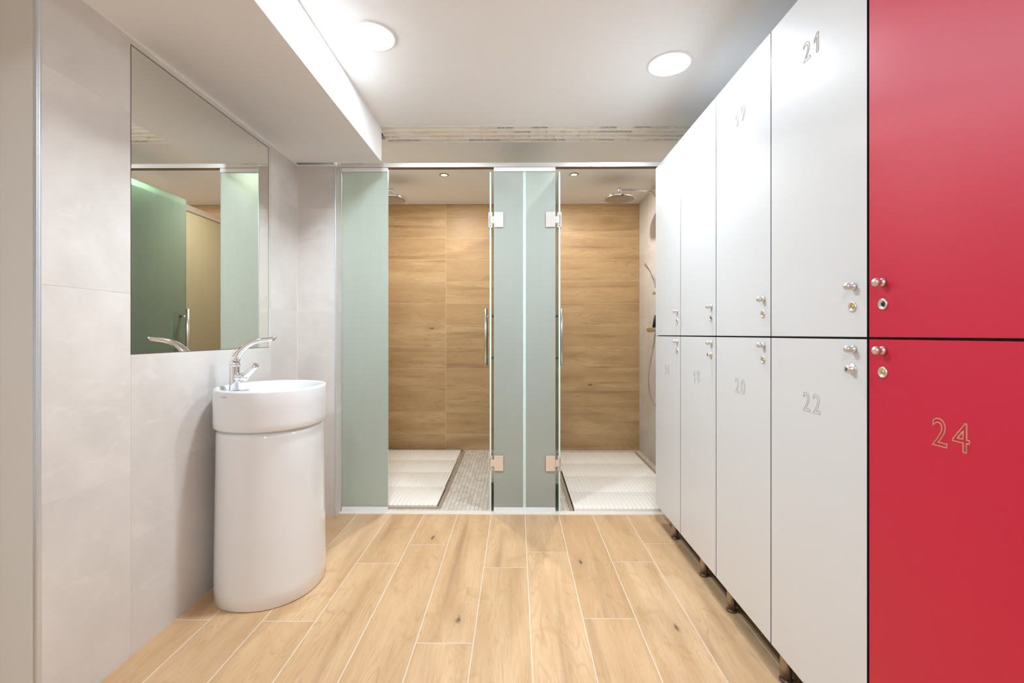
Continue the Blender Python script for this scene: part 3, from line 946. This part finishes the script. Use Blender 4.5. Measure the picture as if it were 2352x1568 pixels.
# tap
TX, TY, TZ = -1.197, 1.94, 0.8405
t = thing('basin_tap', 'chrome single-lever tap with a long curved spout on the washbasin', 'tap', (TX, TY, TZ))
bm = bmesh.new()
lathe(bm, [(0.0, 0.0), (0.0245, 0.0), (0.0245, 0.004), (0.0235, 0.008), (0.0235, 0.100), (0.0228, 0.1005), (0.0, 0.1005)], (TX, TY, TZ), n=10, sx=1.0, sy=0.80, smooth=False)
obj('body', bm, CHROME, t, bevel=0.004, seg=3)
bm = bmesh.new()
sp = bez([(TX, TY, 0.943), (TX + 0.0005, TY, 0.957), (-1.190, TY, 0.980), (-1.174, TY, 1.004), (-1.150, TY, 1.026), (-1.118, TY, 1.043), (-1.082, TY, 1.052), (-1.050, TY, 1.0555), (-1.026, TY, 1.0585)], 5)
nn = len(sp)
rad = []; fl = []
for i in range(nn):
    u_ = i / (nn - 1)
    rad.append(0.0205 * (1 - u_) + 0.0120 * u_ if i > 2 else 0.022)
    fl.append(1.10 - 0.36 * sstep(0, 0.7, u_))
rings = tube(bm, sp, rad, 12, flat=fl)
# slanted end of the spout
for v_ in rings[-1]:
    v_.co.x += (v_.co.z - 1.0585) * 1.1
obj('spout', bm, CHROME, t)
bm = bmesh.new()
d = Vector((0.97, -0.24, 0.0)).normalized()
c0 = Vector((TX, TY, 0.897))
lathe(bm, [(0.0, 0.0), (0.0185, 0.0), (0.0185, 0.038), (0.0175, 0.039)], c0, axis=d, n=28)
obj('cartridge', bm, CHROME, t)
bm = bmesh.new()
lathe(bm, [(0.0175, 0.0385), (0.0172, 0.0405)], c0, axis=d, n=28)
lv = obj('lever_ring', bm, BLACK, t)
bm = bmesh.new()
lathe(bm, [(0.0, 0.0400), (0.0186, 0.0403), (0.0186, 0.052), (0.015, 0.059), (0.0, 0.061)], c0, axis=d, n=28)
p0 = c0 + d * 0.050
p1 = p0 + Vector((0.058, -0.012, 0.052))
tube(bm, [p0, p0.lerp(p1, 0.25), p0.lerp(p1, 0.5), p0.lerp(p1, 0.8), p1], [0.014, 0.0140, 0.0132, 0.0125, 0.0115], 12)
obj('lever_handle', bm, CHROME, t)


# ------------------------------------------------------------------ lockers
XF = 0.805
ZB, ZM0, ZM1, ZTOP = 0.100, 1.0660, 1.0715, 2.032
edges = [2.662, 2.260, 1.860, 1.460, 1.0605, 0.659]


def knob(door, y, z):
    bm = bmesh.new()
    ax = Vector((-1, 0, 0))
    lathe(bm, [(0.0, -0.001), (0.0092, 0.0), (0.0094, 0.0035), (0.0068, 0.0060), (0.0058, 0.0078), (0.0070, 0.0095), (0.0088, 0.0125), (0.0092, 0.0155), (0.0082, 0.0195), (0.0052, 0.0222), (0.0, 0.0232)], (XF, y, z), axis=ax, n=24)
    obj('knob', bm, KNOBM, door, smooth=True)


def lock(door, y, z, kind):
    bm = bmesh.new(); ax = Vector((-1, 0, 0))
    if kind == 'out':      # cylinder standing out of its collar
        lathe(bm, [(0.0125, 0.0), (0.0122, 0.003), (0.010, 0.0035), (0.0085, 0.0038), (0.0085, 0.014), (0.0078, 0.015), (0.0, 0.015)], (XF, y, z), axis=ax, n=24)
    else:
        lathe(bm, [(0.0122, 0.0), (0.0120, 0.0028), (0.0100, 0.0034), (0.0082, 0.0026), (0.0078, 0.0010), (0.0, 0.0010)], (XF, y, z), axis=ax, n=24)
    lk = obj('lock', bm, KNOBM, door, smooth=True)
    bm = bmesh.new()
    h = 0.0152 if kind == 'out' else 0.0014
    lathe(bm, [(0.0, h), (0.0052 if kind != 'out' else 0.003, h), (0.0052 if kind != 'out' else 0.003, h - 0.001)], (XF, y, z), axis=ax, n=14, sy=1.0)
    obj('keyway', bm, BRONZE if kind == 'brass' else BLACK, lk)


def number(door, body, y, z, mat_):
    # outline of each digit; local x of the text runs towards the viewer (-y), up is z, normal is -x
    r_ = 0.0009 if mat_ is ENGR else 0.0007
    for k, ch in enumerate(body):
        off = (k - (len(body) - 1) / 2) * 0.0425
        M = Matrix.Translation((XF - 0.0001, y - off, z)) @ Matrix((Vector((0, -1, 0)), Vector((0, 0, 1)), Vector((-1, 0, 0)))).transposed().to_4x4()
        if ch == '1':
            P = [(-0.0105, 0.0125), (0.0005, 0.0262), (0.0062, 0.0262), (0.0062, -0.0262), (-0.0010, -0.0262), (-0.0010, 0.0150), (-0.0105, 0.0040)]
            bm = bmesh.new()
            for a, b in zip(P, P[1:] + P[:1]):
                tube(bm, [M @ Vector((a[0], a[1], 0)), M @ Vector((b[0], b[1], 0))], r_, 6)
            obj('engraved_digit', bm, mat_, door)
        else:
            text_mesh(ch, 0.075, M, mat_, 'engraved_digit', door, outline=r_, sx=0.90)


def locker(i, mat_, up, low, label, lockup, locklow, kside):
    y1, y0 = edges[i], edges[i + 1]
    g = 0.0022
    yn, yf = y0 + g, y1 - g
    if mat_ is LOCKR: yf -= 0.003
    t = thing('locker_column', label, 'locker', (1.05, (y0 + y1) / 2, 0), 'two-door locker columns')
    cm = bmesh.new()
    box(cm, XF + 0.014, XR - 0.01, y0 + 0.001, y1 - 0.001, ZB + 0.004, ZTOP - 0.002)
    cm.normal_update()
    for f in cm.faces:
        if f.normal.z > 0.5: f.material_index = 1
    body = obj('carcass', cm, [CARC, CARTOP], t)
    yc = (y0 + y1) / 2
    for (za, zb, num, lk, zk, zl, zn) in ((ZM1, ZTOP, up, lockup, 1.1915, 1.1435, 1.859), (ZB, ZM0, low, locklow, 1.0420, 0.9940, 0.8875)):
        bm = bmesh.new(); box(bm, XF, XF + 0.012, yn, yf, za, zb); bm.normal_update()
        for f in bm.faces:
            if f.normal.x > -0.5: f.material_index = 1
        d = obj('door', bm, [mat_, CORE], t)
        yk = (y0 + 0.042) if kside == 'near' else (y1 - 0.045)
        knob(d, yk, zk)
        lock(d, yk + (0.004 if kside == 'near' else 0), zl, lk)
        if num: number(d, num, yc, zn, ENGR if mat_ is LOCKR else ENGW)
    for x in (0.8385, 1.25):
        bm = bmesh.new()
        yl = [2.433, 2.061, 1.799, 1.437, 1.03][i]
        yl = min(max(yl, y0 + 0.022), y1 - 0.022)
        lathe(bm, [(0.0, 0.010), (0.0165, 0.010), (0.0165, ZB + 0.005), (0.0, ZB + 0.005)], (x, yl, 0), n=24, smooth=False)
        lg = obj('leg', bm, LEGM, t)
        for p in lg.data.polygons: p.use_smooth = abs(p.normal.z) < 0.5
        bm = bmesh.new()
        lathe(bm, [(0.0, 0.0005), (0.0195, 0.0005), (0.0200, 0.004), (0.0190, 0.008), (0.0165, 0.0095), (0.015, 0.012)], (x, yl, 0), n=24)
        obj('foot', bm, simple_foot, lg, smooth=True)
    return t

simple_foot = simple('leg_foot', (0.16, 0.12, 0.09), 0.35, 0.6)
locker(0, LOCKW, '15', '16', 'white two-door locker column numbered 15 and 16, next to the showers', 'brass', 'brass', 'near')
locker(1, LOCKW, '17', '18', 'white two-door locker column numbered 17 and 18', 'steel', 'out', 'near')
locker(2, LOCKW, '19', '20', 'white two-door locker column numbered 19 and 20', 'brass', 'brass', 'near')
locker(3, LOCKW, '21', '22', 'white two-door locker column numbered 21 and 22, beside the red column', 'brass', 'out', 'near')
locker(4, LOCKR, None, '24', 'red two-door locker column with number 24 on its lower door', 'steel', 'brass', 'far')
